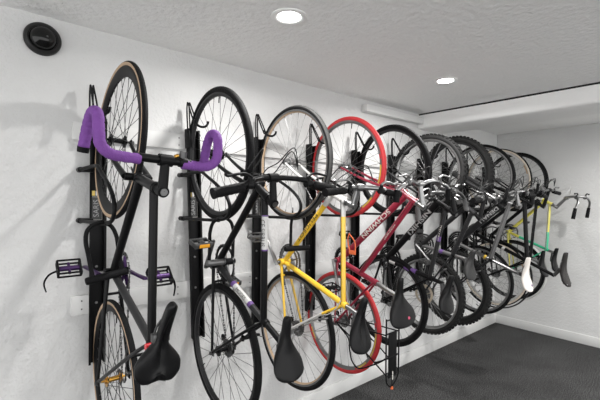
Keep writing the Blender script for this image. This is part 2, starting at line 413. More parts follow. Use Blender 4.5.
def saddle(parent, nose, rear, wid, m, clamp, off, slit=False, style=0, yn=0.0, yr=0.0, rivets=False, mark=None, sad_k=.30):
    """nose and rear: (x,y,z) of the top line; the seating face looks into the room (+X)"""
    n = V(nose); r = V(rear); ax = (r-n); L = ax.length; ax.normalize()
    up = V((1, 0, 0)); up = (up-ax*up.dot(ax)).normalized(); lat = ax.cross(up); 
    if lat.y < 0: lat = -lat
    b = MB(); NT, NU = 26, 16; rows = []
    for i in range(NT+1):
        t = i/NT
        # half width along the saddle
        wn = .017+.004*t
        k = max(0, min(1, (t-sad_k)/(.80-sad_k))); k = k*k*(3-2*k)
        hw = lerp(wn, wid/2, k)
        if t > .86: hw *= max(.62 if style == 1 else 0, math.sqrt(max(0, 1-((t-.86)/.155)**2))*.98 + .02)
        if t < .07: hw *= math.sqrt(max(.05, 1-((.07-t)/.07)**2))
        skirt = lerp(.034, .046, math.sin(PI*min(1, t*1.05))) if t < .8 else lerp(.046, .02, (t-.8)/.2)
        top = .010*math.cos((t-.5)*PI*1.4)*-1 + .012*(t > .6)*((t-.6)/.4)
        row = []
        for j in range(NU+1):
            u = -1 + 2*j/NU; s = 1 if u > 0 else -1; a = abs(u)
            if a < .72:
                q = a/.72; y = s*hw*.96*q; h = top - .012*q*q
            else:
                q = (a-.72)/.28; y = s*hw*(.96+.04*math.sin(q*PI)-.10*q); h = top-.012-(skirt-.012)*q
            if slit:
                g = math.exp(-(y/.008)**2); gg = max(0, math.sin(PI*(t-.12)/.8)) if .12 < t < .92 else 0
                h -= .020*g*gg
                if t > .93: h -= 0
            lobe = 0
            if style == 1 and t > .75: lobe = -.085*math.exp(-(y/.024)**2)*((t-.75)/.25)**2
            p = n + ax*(L*t+lobe*L*2.2) + lat*y + up*h
            row.append(b.bm.verts.new(p))
        rows.append(row)
    fs = []
    for i in range(NT):
        for j in range(NU):
            fs.append(b.bm.faces.new((rows[i][j], rows[i][j+1], rows[i+1][j+1], rows[i+1][j])))
    fs.append(b.bm.faces.new(rows[0])); fs.append(b.bm.faces.new(rows[-1][::-1]))
    # underside
    for i in range(NT):
        fs.append(b.bm.faces.new((rows[i][0], rows[i+1][0], rows[i+1][NU], rows[i][NU])))
    b._faces(fs, m)
    sad = b.build('saddle', parent, off=off)
    sub = sad.modifiers.new('s', 'SUBSURF'); sub.levels = 1; sub.render_levels = 1
    b = MB()
    for s in (-1, 1):
        P = [n+ax*.05*L/.27 + lat*s*.008 - up*.028, n+ax*L*.38+lat*s*.020-up*.050, n+ax*L*.66+lat*s*.022-up*.050, n+ax*L*.92+lat*s*.036-up*.026]
        b.tube(spline(P, 5), .0036, 'grey', 8)
    b.box(n+ax*L*.52-up*.050, (.03, .055, .030), 'grey', bev=.005)
    b.build('saddle_rails', sad, off=off)
    if style == 1:
        b = MB(); q = r+up*(.006)-ax*.030; vs = [q-lat*.016, q+lat*.016, q+lat*.030+ax*.030-up*.004, q+ax*.016-up*.002, q-lat*.030+ax*.030-up*.004]
        f = b.bm.faces.new([b.bm.verts.new(v) for v in vs]); e = bmesh.ops.extrude_face_region(b.bm, geom=[f]); bmesh.ops.translate(b.bm, verts=[v for v in e['geom'] if isinstance(v, bmesh.types.BMVert)], vec=-up*.004)
        b._faces(b.bm.faces, 'alloy', False); b.build('rear_badge', sad, off=off)
    if rivets:
        b = MB()
        for s in (-.75, -.35, .35, .75): b.lathe([(0, .004), (.006, .002), (.007, -.002)], r-ax*.025+lat*s*wid/2+up*.006, 'chrome', 10, 'X', closed=False)
        b.build('rivets', sad, off=off)
    if mark:
        b = MB(); b.lathe([(0, .003), (.009, .002), (.0095, -.004)], r-ax*.045+lat*.025+up*.006, mark, 16, 'X', closed=False); b.build('badge', sad, off=off)
    return sad, n+ax*L*.52-up*.058

def bike(k, Y, lab, p, W, F, bar, sad, steer=0.0, roll=0.0, crank=(.14, -.09), ped=None, drive=None, extra=None, name='bicycle'):
    """p: side-plane points (x out from the wall, z up), y across; whole bike hangs nose up"""
    fh, rh, bb, hl, hu, scl = [V((q[0], 0, q[1])) for q in (p['fh'], p['rh'], p['bb'], p['hl'], p['hu'], p['sc'])]
    Rw = W['R']; low = V((rh.x, 0, rh.z-Rw))
    t = thing(name, lab, 'bicycle', (low.x, Y, low.z+DZ), 'bicycles hanging nose up on the wall racks')
    t.rotation_euler = (roll, 0, p.get('yaw', 0))
    off = -low
    ax = (hu-hl).normalized()
    S = Matrix.Translation(hl) @ Matrix.Rotation(steer, 4, ax) @ Matrix.Translation(-hl)
    # ---- wheels
    wk = dict(W); wk.pop('R'); rw = wk.pop('rear', {}); fw = wk.pop('front', {})
    wheel(t, 'front_wheel', fh, Rw, seed=k*2, off=off, xf=S, **{**wk, **fw})
    wheel(t, 'rear_wheel', rh, Rw, seed=k*2+1, off=off, rear=True, **{**wk, **rw})
    # ---- frame
    m = F['m']; mt = F.get('mt', m); mdt = F.get('mdt', m); mst = F.get('mst', m); mss = F.get('mss', m)
    rt, rd, rs = F.get('rt', .0145), F.get('rd', .0165), F.get('rs', .0145)
    b = MB()
    b.tube([hl-ax*.002, hl+ax*.012, hl+ax*.014, hu-ax*.014, hu-ax*.012, hu], [.021, .021, .0175, .0175, .021, .021], F.get('mh', m), 20)
    d0 = hl+ax*.022; t0 = hu-ax*.024
    cf = F.get('head_m'); cl = .085
    def ctube(a, c, r, mm):
        if cf:
            q = a+(c-a).normalized()*cl; b.tube([a, q, c], r, mm, 18, mats=[cf, mm])
        else: b.tube([a, c], r, mm, 18)
    ctube(d0, bb, rd, mdt)
    tte = V((p['tte'][0], 0, p['tte'][1])) if 'tte' in p else scl
    ctube(t0, tte, rt, mt)
    b.tube([bb, scl+(scl-bb).normalized()*.022], rs, mst, 18)
    b.tube([scl-(scl-bb).normalized()*.004, scl+(scl-bb).normalized()*.024], rs+.0035, 'matte' if F.get('collar', 1) else mst, 18)
    b.tube([bb+V((0, -.036, 0)), bb+V((0, .036, 0))], .0205, m, 20)
    b.build('frame', t, off=off)
    frame = t.children[-1] if False else [o for o in t.children if o.name.startswith('frame')][0]
    b = MB(); hy = .062
    for s in (-1, 1):
        P = [bb+V((0, s*.022, -.012)), bb.lerp(rh, .30)+V((0, s*.034, 0)), rh+V((0, s*hy, .012))]
        b.tube(spline(P, 5), [.0095, .0065], F.get('mcs', m), 12)
        ax2 = (rh-scl)
        P = [scl+V((0, s*.014, -.006)), scl.lerp(rh, .30)+V((0, s*.034, 0)), rh+V((.008, s*hy, .008))]
        if F.get('ss2'):
            q = spline(P, 5); h = len(q)//2; b.tube(q, .0072, mss, 12, mats=[mss if i_ < h else F['ss2'] for i_ in range(len(q)-1)])
        else: b.tube(spline(P, 5), .0072, mss, 12)
        b.box(rh+V((.004, s*hy, .004)), (.032, .005, .034), F.get('mdrop', 'grey'), bev=.002)
    br = scl.lerp(rh, .30); b.tube([br+V((0, -.034, 0)), br+V((0, .034, 0))], .006, mss, 10)
    br = bb.lerp(rh, .20); b.tube([br+V((0, -.028, 0)), br+V((0, .028, 0))], .006, F.get('mcs', m), 10)
    b.build('stays', t, off=off)
    if F.get('decal'): F['decal'](frame, dict(hl=hl, hu=hu, bb=bb, sc=scl, rh=rh, d0=d0, t0=t0, tte=tte, rd=rd, rt=rt, rs=rs), off)
    # ---- fork
    b = MB(); fm = F.get('fork', m); fr = F.get('fr', .0115); rake = V((0, 0, 0))
    cr = hl-ax*.016
    b.tube([cr+V((0, -.046, 0)), cr+V((0, .046, 0))], fr*1.25, F.get('crown', fm), 14)
    b.tube([cr, hl], .018, F.get('crown', fm), 16)
    for s in (-1, 1):
        dirv = (fh-cr)
        mid = cr.lerp(fh, .55) - ax.cross(V((0, 1, 0)))*0
        bend = (V((0, 0, 1)) - ax*ax.z).normalized()*(-.012 if F.get('curve', 1) else 0)
        P = [cr+V((0, s*.044, 0)), mid+V((0, s*.050, 0))+bend, fh+V((0, s*.053, 0))]
        if F.get('susp'):
            q = cr.lerp(fh, .45)+V((0, s*.055, 0)); a0 = cr+V((0, s*.055, 0))
            b.tube([a0, q], .013, 'chrome', 14); b.tube([a0.lerp(q, .55), fh+V((0, s*.057, 0))], [.021, .018], fm, 16)
            b.tube([cr+V((0, s*.030, 0)), cr+V((0, s*.075, 0))], .019, fm, 14)
        else: b.tube(spline(P, 6), [fr*1.15, fr*.62], fm, 14, flat=.8)
        b.box(fh+V((0, s*.054, 0)), (.022, .005, .026), F.get('mdrop', 'grey'), bev=.002)
    if F.get('susp'):
        q = cr.lerp(fh, .50); up = V((-ax.z, 0, ax.x))
        b.tube(spline([q+V((0, -.055, 0)), cr.lerp(fh, .30)+V((0, -.035, .03)), cr.lerp(fh, .28)+V((0, .0, .035)), cr.lerp(fh, .30)+V((0, .035, .03)), q+V((0, .055, 0))], 5), .009, fm, 12)
    b.build('fork', t, xf=S, off=off)
    # ---- headset + stem
    C = V((p['bar'][0], 0, p['bar'][1])); T = hu+ax*F.get('stack', .05)
    b = MB(); b.tube([hu, hu+ax*.010, hu+ax*.012, T], [.020, .019, .0145, .0145], 'matte' if F.get('stem', 'matte') != 'chrome' else 'alloy', 16)
    sm = F.get('stem', 'matte')
    b.tube([T-ax*.02, T+ax*.012], .0185, sm, 16)
    d = (C-T).normalized()
    b.tube([T, C-d*.004], [.0165, .0145], sm, 16)
    b.tube([C+V((0, -.022, 0)), C+V((0, .022, 0))], .0195, sm, 18)
    b.tube([T+ax*.010, T+ax*.016], .012, 'alloy', 12)
    b.build('stem', t, xf=S, off=off)
    # ---- handlebar
    bt = bar['t']; hb = None
    def lever(parent, y0, s, base, m='grey', L=.095, out=None, cl='matte'):
        b = MB(); u = V(base)
        fwd = V((.25, 0, .97)) if out is None else V(out)
        b.tube([u+V((0, -s*.012, 0)), u+V((0, s*.012, 0))], .0165, cl, 14)
        b.tube([u, u+fwd*.030+V((0, -s*.004, 0))], [.011, .009], cl, 10)
        P = [u+fwd*.030+V((0, -s*.010, 0)), u+fwd*.044+V((0, s*.020, 0)), u+fwd*.043+V((0, s*L*.6, 0)), u+fwd*.036+V((0, s*L, 0)), u+fwd*.044+V((0, s*(L+.012), 0))]
        b.tube(spline(P, 5), .0052, m, 8, flat=1.3)
        return b.build('brake_lever', parent, xf=S, off=off)
    if bt == 'drop':
        b = MB(); b.tube([C+V((0, -.085, 0)), C+V((0, .085, 0))], .0135, 'black', 16); hb = b.build('handlebar', t, xf=S, off=off)
        for s in (-1, 1):
            P = [(0, .075, 0), (.004, .13, .0), (.012, .175, .004), (.016, .205, .030), (.012, .212, .075), (-.002, .214, .118), (-.034, .216, .136), (-.070, .218, .134), (-.098, .220, .108), (-.116, .222, .070), (-.128, .224, .028)]
            P = [C+V((x*.86, s*y*.90-.012, z*.93-.006)) for x, y, z in P]
            Q = spline(P, 9); b = MB()
            rr = [.0166-.0013*((i % 5) == 0) for i in range(len(Q))]
            b.tube(Q, rr, 'purple', 18); g = b.build('bar_tape', hb, xf=S, off=off)
            e = (Q[-1]-Q[-3]).normalized()
            b = MB(); b.tube([Q[-1]-e*.001, Q[-1]+e*.016], [.0178, .0165], 'grip', 16); b.build('end_plug', hb, xf=S, off=off)
        b = MB(); b.tube([C+V((0, .045, 0)), C+V((0, .07, 0))], .0165, 'matte', 14); b.tube([C+V((0, .057, .012)), C+V((.004, .057, .036))], .012, 'grey', 12); b.tube([C+V((0, .03, .016)), C+V((0, .042, .021))], .006, 'gold', 12)
        b.build('bell', hb, xf=S, off=off)
    elif bt in ('flat', 'riser', 'bull'):
        w = bar.get('w', .29); sw = bar.get('sweep', .05); rise = bar.get('rise', 0.0); m = bar.get('m', 'black')
        bx = bar.get('bx', -.03)
        b = MB(); P = [C+V((0, 0, 0))]
        half = [(0, .04, 0), (rise*.35, .085, -sw*.05), (rise, .14, -sw*.25), (rise, w-.10, -sw*.7), (rise, w, -sw)]
        pts = [C+V((x, -y, z)) for x, y, z in half[::-1]] + [C+V((x, y, z)) for x, y, z in half]
        b.tube(spline(pts, 5), .0118, m, 14); hb = b.build('handlebar', t, xf=S, off=off)
        for s in (-1, 1):
            e0 = C+V((rise, s*(w-.125), -sw*.62)); e1 = C+V((rise, s*(w+.003), -sw*1.0))
            b = MB(); n = 12; q = [e0.lerp(e1, i/n) for i in range(n+1)]
            gr = bar.get('gr', .0172); b.tube(q, [gr-.0008]+[gr-.0008 if i % 2 else gr+.0005 for i in range(n-1)]+[gr+.002], bar.get('grip', 'grip'), 16)
            if bar.get('end'): b.tube([e1, e1+(e1-e0).normalized()*.004], .0185, bar['end'], 14)
            b.build('grip', hb, xf=S, off=off)
            if bar.get('lev', 1): lever(hb, 0, s, C+V((rise, s*(w-.150), -sw*.5)), bar.get('lm', 'grey'), cl=bar.get('lc', 'matte'))
            if bar.get('shifter'):
                b = MB(); q = C+V((rise-.004, s*(w-.175), -sw*.4)); b.tube([q+V((0, -.016, 0)), q+V((0, .016, 0))], .018, 'matte', 14); b.box(q+V((-.022, 0, .006)), (.03, .035, .036), bar['shifter'], bev=.007); b.build('shifter', hb, xf=S, off=off)
            if bar.get('ends'):
                b = MB(); e = C+V((rise, s*(w+.012), -sw)); b.tube(spline([e, e+V((.02, s*.004, .04)), e+V((.03, s*-.002, .10))], 5), .011, bar['ends'], 12); b.build('bar_end', hb, xf=S, off=off)
    elif bt == 'swept':
        m = bar.get('m', 'chrome'); w = bar.get('w', .26); bk = bar.get('back', .12); rise = bar.get('rise', .05)
        half = [(0, .03, 0), (rise*.2, .07, .012), (rise*.8, .12, .016), (rise, .17, .0), (rise*1.1, w-.03, -bk*.25), (rise, w, -bk*.65), (rise*.9, w+.004, -bk)]
        pts = [C+V((x, -y, z)) for x, y, z in half[::-1]] + [C+V((x, y, z)) for x, y, z in half]
        b = MB(); b.tube(spline(pts, 6), .0112, m, 14); hb = b.build('handlebar', t, xf=S, off=off)
        for s in (-1, 1):
            e0 = C+V((rise, s*w, -bk*.62)); e1 = C+V((rise*.88, s*(w+.006), -bk-.045))
            b = MB(); b.tube([e0, e0.lerp(e1, .5), e1], [.0155, .0165, .0175], bar.get('grip', 'grip'), 16); b.build('grip', hb, xf=S, off=off)
            lever(hb, 0, s, C+V((rise*.9, s*.15, .004)), bar.get('lm', 'alloy'), .09, cl=bar.get('lc', 'grey'))
    # ---- control cables
    if bar.get('cables', 2):
        b = MB(); rr = random.Random(k)
        for i in range(bar.get('cables', 2)):
            s = -1 if i % 2 else 1
            w = bar.get('w', .29)
            a = S @ (C+V((.01, s*(w-.17), .035))); e = (hl+V((.0, s*.02, .02))) if i < 2 else bb.lerp(hl, .8)+V((-.02, s*.012, 0))
            P = [a, a+V((rr.uniform(-.01, .04), -s*.05, rr.uniform(.05, .09))), a.lerp(e, .5)+V((rr.uniform(.02, .06), -s*.02, rr.uniform(.05, .10))), e+V((.03, s*.012, .05)), e]
            b.tube(spline(P, 7), .0026, bar.get('cm', 'cable'), 6)
        # rear run along the top tube and down tube
        up = V((.02, 0, 0))
        q0 = t0+V((.0, -.018, 0)); q1 = tte+V((0, -.018, 0)); b.tube([q0, q1], .0016, bar.get('cm', 'cable'), 5)
        b.build('control_cables', t, off=off)
    # ---- brakes
    bk_ = F.get('brake', 'alloy')
    if bk_:
        for nm, c, dr, X in (('front_brake', cr.lerp(fh, .10), (fh-cr).normalized(), S), ('rear_brake', scl.lerp(rh, .30), (rh-scl).normalized(), None)):
            if nm == 'rear_brake' and F.get('norear'): continue
            b = MB(); sidev = V((0, 1, 0)); nrm = dr.cross(sidev)
            outv = nrm if nrm.z*(1 if nm[0] == 'f' else -1) > 0 else -nrm
            for s in (-1, 1):
                P = [c+outv*.028+sidev*s*.004, c+outv*.030+sidev*s*.034-dr*.006, c+outv*.020+sidev*s*.040+dr*.028, c+outv*.016+sidev*s*.030+dr*.046]
                b.tube(spline(P, 4), .0058, bk_, 8)
                b.box(c+outv*.016+sidev*s*.022+dr*.046, (.016, .010, .028), 'grip', bev=.002)
            b.tube([c, c+outv*.038], .006, bk_, 8)
            b.tube(spline([c+outv*.034+sidev*.034, c+outv*.05+sidev*.03-dr*.04, c+outv*.05-dr*.07], 4), .002, 'cable', 5)
            b.build(nm, t, xf=X, off=off)
    # ---- seat post and saddle
    so, cp = saddle(t, (sad['n'][0], sad.get('yn', 0), sad['n'][1]), (sad['r'][0], sad.get('yr', 0), sad['r'][1]), sad.get('w', .15), sad.get('m', 'leather'), None, off, sad.get('slit', False), sad.get('style', 0), rivets=sad.get('rivets', False), mark=sad.get('mark'), sad_k=sad.get('k', .30))
    b = MB(); u = (scl-bb).normalized(); top = cp - u*0
    mid = scl+u*max(.03, (cp-scl).dot(u)-.012)
    b.tube([scl-u*.01, mid], F.get('rp', .0136), F.get('post', 'matte'), 16); b.tube([mid-u*.006, cp], .015, F.get('clamp', 'grey'), 14)
    b.build('seat_post', t, off=off)
    # ---- crankset
    D = dict(R=.092, col='grey', cas=.042, chain='chain', cm='alloy', der=True, nring=1, pedal='matte', ref=None, pc=None)
    if drive: D.update(drive)
    b = MB(); yc = .044
    for q in range(D['nring']):
        r0 = D['R']-q*.018; y0 = yc-q*.007
        nt_ = 44
        b.lathe([(r0, y0-.0012), (r0, y0+.0012), (r0-.012, y0+.0012), (r0-.012, y0-.0012)], bb, D['col'], 72)
        for i in range(nt_):
            a = 2*PI*i/nt_; b.box(bb+V(((r0+.002)*math.cos(a), y0, (r0+.002)*math.sin(a))), (.006, .002, .005), D['col'], Matrix.Rotation(-a, 3, 'Y'))
    for i in range(5):
        a = i*2*PI/5+.3; b.tube([bb+V((.012*math.cos(a), yc+.004, .012*math.sin(a))), bb+V(((D['R']-.014)*math.cos(a), yc+.002, (D['R']-.014)*math.sin(a)))], [.010, .006], D['cm'], 8, flat=.6)
    b.tube([bb+V((0, -.058, 0)), bb+V((0, .062, 0))], .011, 'grey', 14)
    b.build('chainring', t, off=off)
    cv = V((crank[0], 0, crank[1])); cv = cv.normalized()*.17
    for s in (1, -1):
        v = cv*s; y0 = s*.060; y1 = s*.078
        b = MB(); a = bb+V((0, y0, 0)); e = bb+v+V((0, y1, 0))
        b.tube([a-v.normalized()*.014, a, a.lerp(e, .5), e, e+v.normalized()*.012], [.012, .015, .0105, .012, .008], D['pc'] or D['cm'], 12, flat=.62)
        arm = b.build('crank_arm', t, off=off)
        b = MB(); pt = D.get('ptilt', .25); Rm = Matrix.Rotation(pt, 3, 'Y'); pc = e+V((0, s*.062, 0)); pm = D['pedal']
        b.tube([e, e+V((0, s*.108, 0))], .0055, 'alloy', 10)
        if D.get('cage'):
            for ox in (-.036, .036):
                b.tube([pc+Rm @ V((ox, -.044, -.012)), pc+Rm @ V((ox, .044, -.012))], .0045, pm, 8); b.tube([pc+Rm @ V((ox, -.044, .014)), pc+Rm @ V((ox, .044, .014))], .0045, pm, 8)
                for oy in (-.044, .044): b.tube([pc+Rm @ V((ox, oy, -.012)), pc+Rm @ V((ox, oy, .014))], .0045, pm, 8)
            for oy in (-.044, .044):
                for oz in (-.012, .014): b.tube([pc+Rm @ V((-.036, oy, oz)), pc+Rm @ V((.036, oy, oz))], .0045, pm, 8)
            b.tube([pc+V((0, -.044, 0)), pc+V((0, .044, 0))], .012, 'purplem' if D['pc'] else pm, 12)
            b.tube([pc+Rm @ V((-.03, 0, 0)), pc+Rm @ V((.03, 0, 0))], .006, 'purplem' if D['pc'] else pm, 8)
        else:
            b.box(pc, (.030, .030, .024), pm, Rm, bev=.004)
            for ox in (-.034, .034): b.box(pc+Rm @ V((ox, 0, 0)), (.010, .092, .026), pm, Rm, bev=.003)
            for oy in (-.042, .042): b.box(pc+Rm @ V((0, oy, 0)), (.066, .008, .020), pm, Rm, bev=.002)
        pd = b.build('pedal', arm, off=off)
        if D['ref']:
            for ox in (-.0405, .0405):
                b = MB(); b.box(pc+Rm @ V((ox, 0, 0)), (.004, .05, .016), D['ref'], Rm, bev=.001); b.build('reflector', pd, off=off)
        if D.get('clip'):
            b = MB()
            b.tube(spline([pc+V((-.02, s*.046, -.012)), pc+V((-.035, s*.072, -.028)), pc+V((-.05, s*.088, -.065)), pc+V((-.045, s*.080, -.105))], 6), [.007, .003], 'grip', 8, flat=.5)
            b.build('toe_strap', pd, off=off)
    # ---- cassette + chain + derailleur
    b = MB(); nc = 1 if not D['der'] else 6
    for q in range(nc):
        r0 = D['cas']-q*.004; y0 = .026+q*.0035
        b.lathe([(r0, y0-.0009), (r0, y0+.0009), (.014, y0+.0009), (.014, y0-.0009)], rh, D.get('casm', 'grey'), 36)
        for i in range(20):
            a = 2*PI*i/20; b.box(rh+V(((r0+.001)*math.cos(a), y0, (r0+.001)*math.sin(a))), (.005, .0016, .004), D.get('casm', 'grey'), Matrix.Rotation(-a, 3, 'Y'))
    b.build('sprockets', t, off=off)
    b = MB(); R0 = D['R']+.001; R1 = D['cas']*.8; yc2 = .042
    d = (rh-bb); L = d.length; d.normalize(); nn = V((-d.z, 0, d.x))
    al = math.asin((R0-R1)/L); path = []
    if D['der']: jp = rh+V((-.05, 0, -.10)) if False else rh+nn*.0
    for s in (1, -1):
        pass
    import_pts = []
    a0 = math.atan2(d.z, d.x)
    A1 = a0+PI/2-al; A2 = a0-PI/2+al
    def arc(c, r, s0, s1, n=24): return [c+V((r*math.cos(lerp(s0, s1, i/n)), yc2, r*math.sin(lerp(s0, s1, i/n)))) for i in range(n+1)]
    path = arc(bb, R0, A1, A2+2*PI) + arc(rh, R1, A2, A1-0)
    loop = path; tot = 0; acc = [0]
    for i in range(len(loop)): tot += (loop[(i+1) % len(loop)]-loop[i]).length; acc.append(tot)
    N = int(tot/.0127/1.0); j = 0
    for q in range(N):
        sd = q*tot/N
        while acc[j+1] < sd: j += 1
        a, c = loop[j], loop[(j+1) % len(loop)]; f = (sd-acc[j])/max(1e-9, acc[j+1]-acc[j]); pp = a.lerp(c, f); dv = (c-a).normalized()
        an = math.atan2(dv.z, dv.x)
        b.box(pp, (.0115 if q % 2 else .0085, .0065 if q % 2 else .0045, .0078 if q % 2 else .006), D['chain'], Matrix.Rotation(-an, 3, 'Y'))
    b.build('chain', t, off=off)
    if D['der']:
        b = MB(); q = rh+V((-.035, .045, -.025)); q2 = q+V((-.045, .0, .055))
        b.tube([rh+V((0, .058, 0)), q], .008, D.get('dm', 'grey'), 10); b.box(q, (.03, .022, .035), D.get('dm', 'grey'), bev=.006)
        b.box(q.lerp(q2, .5), (.018, .006, .075), D.get('dm', 'grey'), Matrix.Rotation(-.7, 3, 'Y'), bev=.002)
        for c in (q, q2): b.lathe([(.017, -.003), (.017, .003), (.004, .003), (.004, -.003)], c, 'grip', 20)
        b.build('rear_derailleur', t, off=off)
    if extra: extra(t, off, dict(C=C, S=S, bb=bb, rh=rh, fh=fh, hl=hl, hu=hu, sc=scl, ax=ax))
    return t

# ------------------------------------------------------------------ the ten bicycles
def dec_text(txt, key, t, size, m, sx=1.0, turn=.35, bold=0.0, bands=None, key2=None):
    def f(frame, q, off):
        A, B, r = {'dt': (q['d0'], q['bb'], q['rd']), 'tt': (q['t0'], q['tte'], q['rt']), 'st': (q['bb'], q['sc'], q['rs'])}[key]
        L = B-A
        for (s0, s1, mm) in (bands or []):
            b = MB(); b.tube([A+L*s0, A+L*s1], r+.0007+(.0004 if mm == 'purpled' else 0), mm, 18, cap=False); b.build('paint_band', frame, off=off)
        if txt: b = MB(); text_on_tube(b, txt, A, B, t, r+.0008, size, m, sx, turn, bold); b.build('lettering', frame, off=off)
    return f
def multi(*fs):
    def f(frame, q, off):
        for g in fs: g(frame, q, off)
    return f

def x1(t, off, q):
    b = MB(); s = q['sc']; c = s+V((.035, -.02, .0))
    b.tube([c+V((0, -.012, 0)), c+V((0, .012, 0))], .012, 'redref', 14); b.build('tail_light', t, off=off)
bike(1, .462, 'black fixed-gear bicycle with purple-taped drop bars and tan sidewall tires',
     dict(fh=(.365, 1.775), rh=(.350, .745), bb=(.335, 1.205), hl=(.665, 1.605), hu=(.848, 1.566), sc=(.812, 1.04), bar=(.91, 1.655)),
     dict(R=.338, tr=.0125, tire='tire', side='tan', rimm='matte', rimin='matte', depth=.046, spokes='bspoke', nsp=32, hubm='matte', rear=dict(hubm='gold', depth=.03)),
     dict(m='black', mst='dgrey', fork='black', stem='matte', brake=None, stack=.055, mcs='black', mdrop='matte'),
     dict(t='drop', cables=0), dict(n=(.985, 1.205), r=(.895, .935), yn=.012, yr=-.012, w=.158, slit=True, style=1, k=.50),
     steer=-.06, crank=(.168, -.008), drive=dict(R=.082, col='matte', cas=.032, der=False, cm='purplem', pc='purplem', pedal='matte', cage=True, clip=True, ptilt=.75), extra=x1)

bike(2, .985, 'black flat-bar bicycle with white and violet lettered bands on its frame',
     dict(fh=(.355, 1.755), rh=(.385, .755), bb=(.340, 1.190), hl=(.715, 1.590), hu=(.800, 1.540), sc=(.755, .998), bar=(.840, 1.620)),
     dict(R=.340, tr=.0165, tire='tire', rimm='dgrey', depth=.020, spokes='bspoke', hubm='matte'),
     dict(m='black', mst='dgrey', fork='black', stem='matte', brake='matte', stack=.045, mss='black',
          decal=multi(dec_text('CE SIRRUS', 'tt', .30, .028, 'txb', .92, .25, bands=[(.16, .44, 'white'), (.16, .172, 'purpled'), (.428, .44, 'purpled')]),
                      dec_text('MODES', 'st', .58, .024, 'txb', 1.1, 0.5, bands=[(.40, .76, 'white'), (.38, .43, 'purpled'), (.73, .78, 'purpled')]))),
     dict(t='riser', w=.298, sweep=.055, rise=.05, m='black', lm='matte', cables=3, gr=.0195), dict(n=(.938, 1.062), r=(.948, .805), w=.150, slit=False),
     steer=0.02, roll=.030, crank=(-.08, -.10), drive=dict(R=.095, col='matte', cas=.045, cm='alloy', ref='amber', pedal='grey'))

def x3(t, off, q):
    b = MB(); b.tube(spline([q['sc']+V((.0, -.02, .02)), q['sc']+V((-.03, -.028, -.03)), q['sc'].lerp(q['rh'], .3)+V((.03, -.035, 0)), q['sc'].lerp(q['rh'], .3)+V((0, -.03, .01))], 6), .0028, 'cablew', 6)
    b.build('brake_cable', t, off=off)
bike(3, 1.432, 'bright yellow road bicycle with white head tube, black saddle hanging left of the red-tired one',
     dict(fh=(.365, 1.742), rh=(.400, .765), bb=(.300, 1.150), hl=(.690, 1.570), hu=(.805, 1.520), sc=(.792, 1.000), bar=(.885, 1.592)),
     dict(R=.338, tr=.0145, tire='tiregrey', side='tire', rimm='alloy', rimin='tan', depth=.018, spokes='spoke', hubm='chrome', rear=dict(tire='tire')),
     dict(m='yellow', mh='white', head_m='white', fork='white', stem='chrome', post='chrome', clamp='alloy', ss2='white', collar=0, rt=.0132, rd=.0148, rs=.0148, rp=.0125, stack=.05, fr=.0105, mdrop='alloy',
          decal=dec_text('PEUGEOT', 'dt', .46, .026, 'txb', 2.0, .15)),
     dict(t='riser', w=.268, sweep=.03, rise=.045, m='chrome', lm='alloy', cables=3, cm='cable'), dict(n=(.948, 1.062), r=(.930, .795), w=.150, slit=True, yn=.0, yr=-.01),
     steer=0.0, crank=(.085, -.15), drive=dict(R=.100, nring=2, col='alloy', cas=.045, cm='chrome', pedal='alloy', cage=True), extra=x3)

def x4(t, off, q):
    b = MB(); X = .752
    b.box((X, 0, .61), (.005, .080, .27), 'matte', bev=.002)
    b.box((X+.0034, .0, .485), (.001, .008, .05), 'txw')
    for s in (-1, 1):
        P = [(X, s*.062, .83), (X, s*.062, .60), (X, s*.060, .49), (X-.004, s*.045, .445), (X-.006, s*.014, .42), (X-.006, 0, .412)]
        b.tube(spline([V(p) for p in P], 5), .0048, 'matte', 8)
    b.tube([(X, .0, .48), (X-.005, 0, .415)], .003, 'matte', 6)
    for z in (.74, .60, .49, .82): b.tube([(X, -.062, z), (X, .062, z)], .0042, 'matte', 8)
    fr = b.build('luggage_rack', t, off=off)
    b = MB(); b.tube([(X-.002, 0, .402), (X-.002, 0, .416)], .008, 'orange', 12); b.build('rack_reflector', fr, off=off)
    b = MB()
    for s in (-1, 1):
        b.tube([(.345, s*.070, .715), (X, s*.062, .735)], .0042, 'matte', 8)
        b.tube(spline([V(p) for p in [(X, s*.062, .60), (.69, s*.066, .552), (.56, s*.072, .478), (.50, s*.072, .50), (.475, s*.072, .57), (.46, s*.070, .64), (.365, s*.068, .70)]], 5), .0045, 'matte', 8)
        b.tube([(.36, s*.070, .71), (.61, s*.068, .587), (X, s*.062, .50)], .0042, 'matte', 8)
    b.build('rack_stay', fr, off=off)
    b = MB(); c = q['bb'].lerp(q['hl'], .22)+V((0, -.03, 0))
    b.box(c+V((.03, 0, -.03)), (.055, .012, .028), 'orange', bev=.004)
    b.tube(spline([c+V((.01, 0, -.03)), c+V((-.01, 0, .04)), c+V((0, 0, .09))], 5), .004, 'orange', 8); b.tube(spline([c+V((.055, 0, -.02)), c+V((.05, 0, .04)), c+V((.0, 0, .09))], 5), .004, 'orange', 8)
    b.build('luggage_tag', t, off=off)
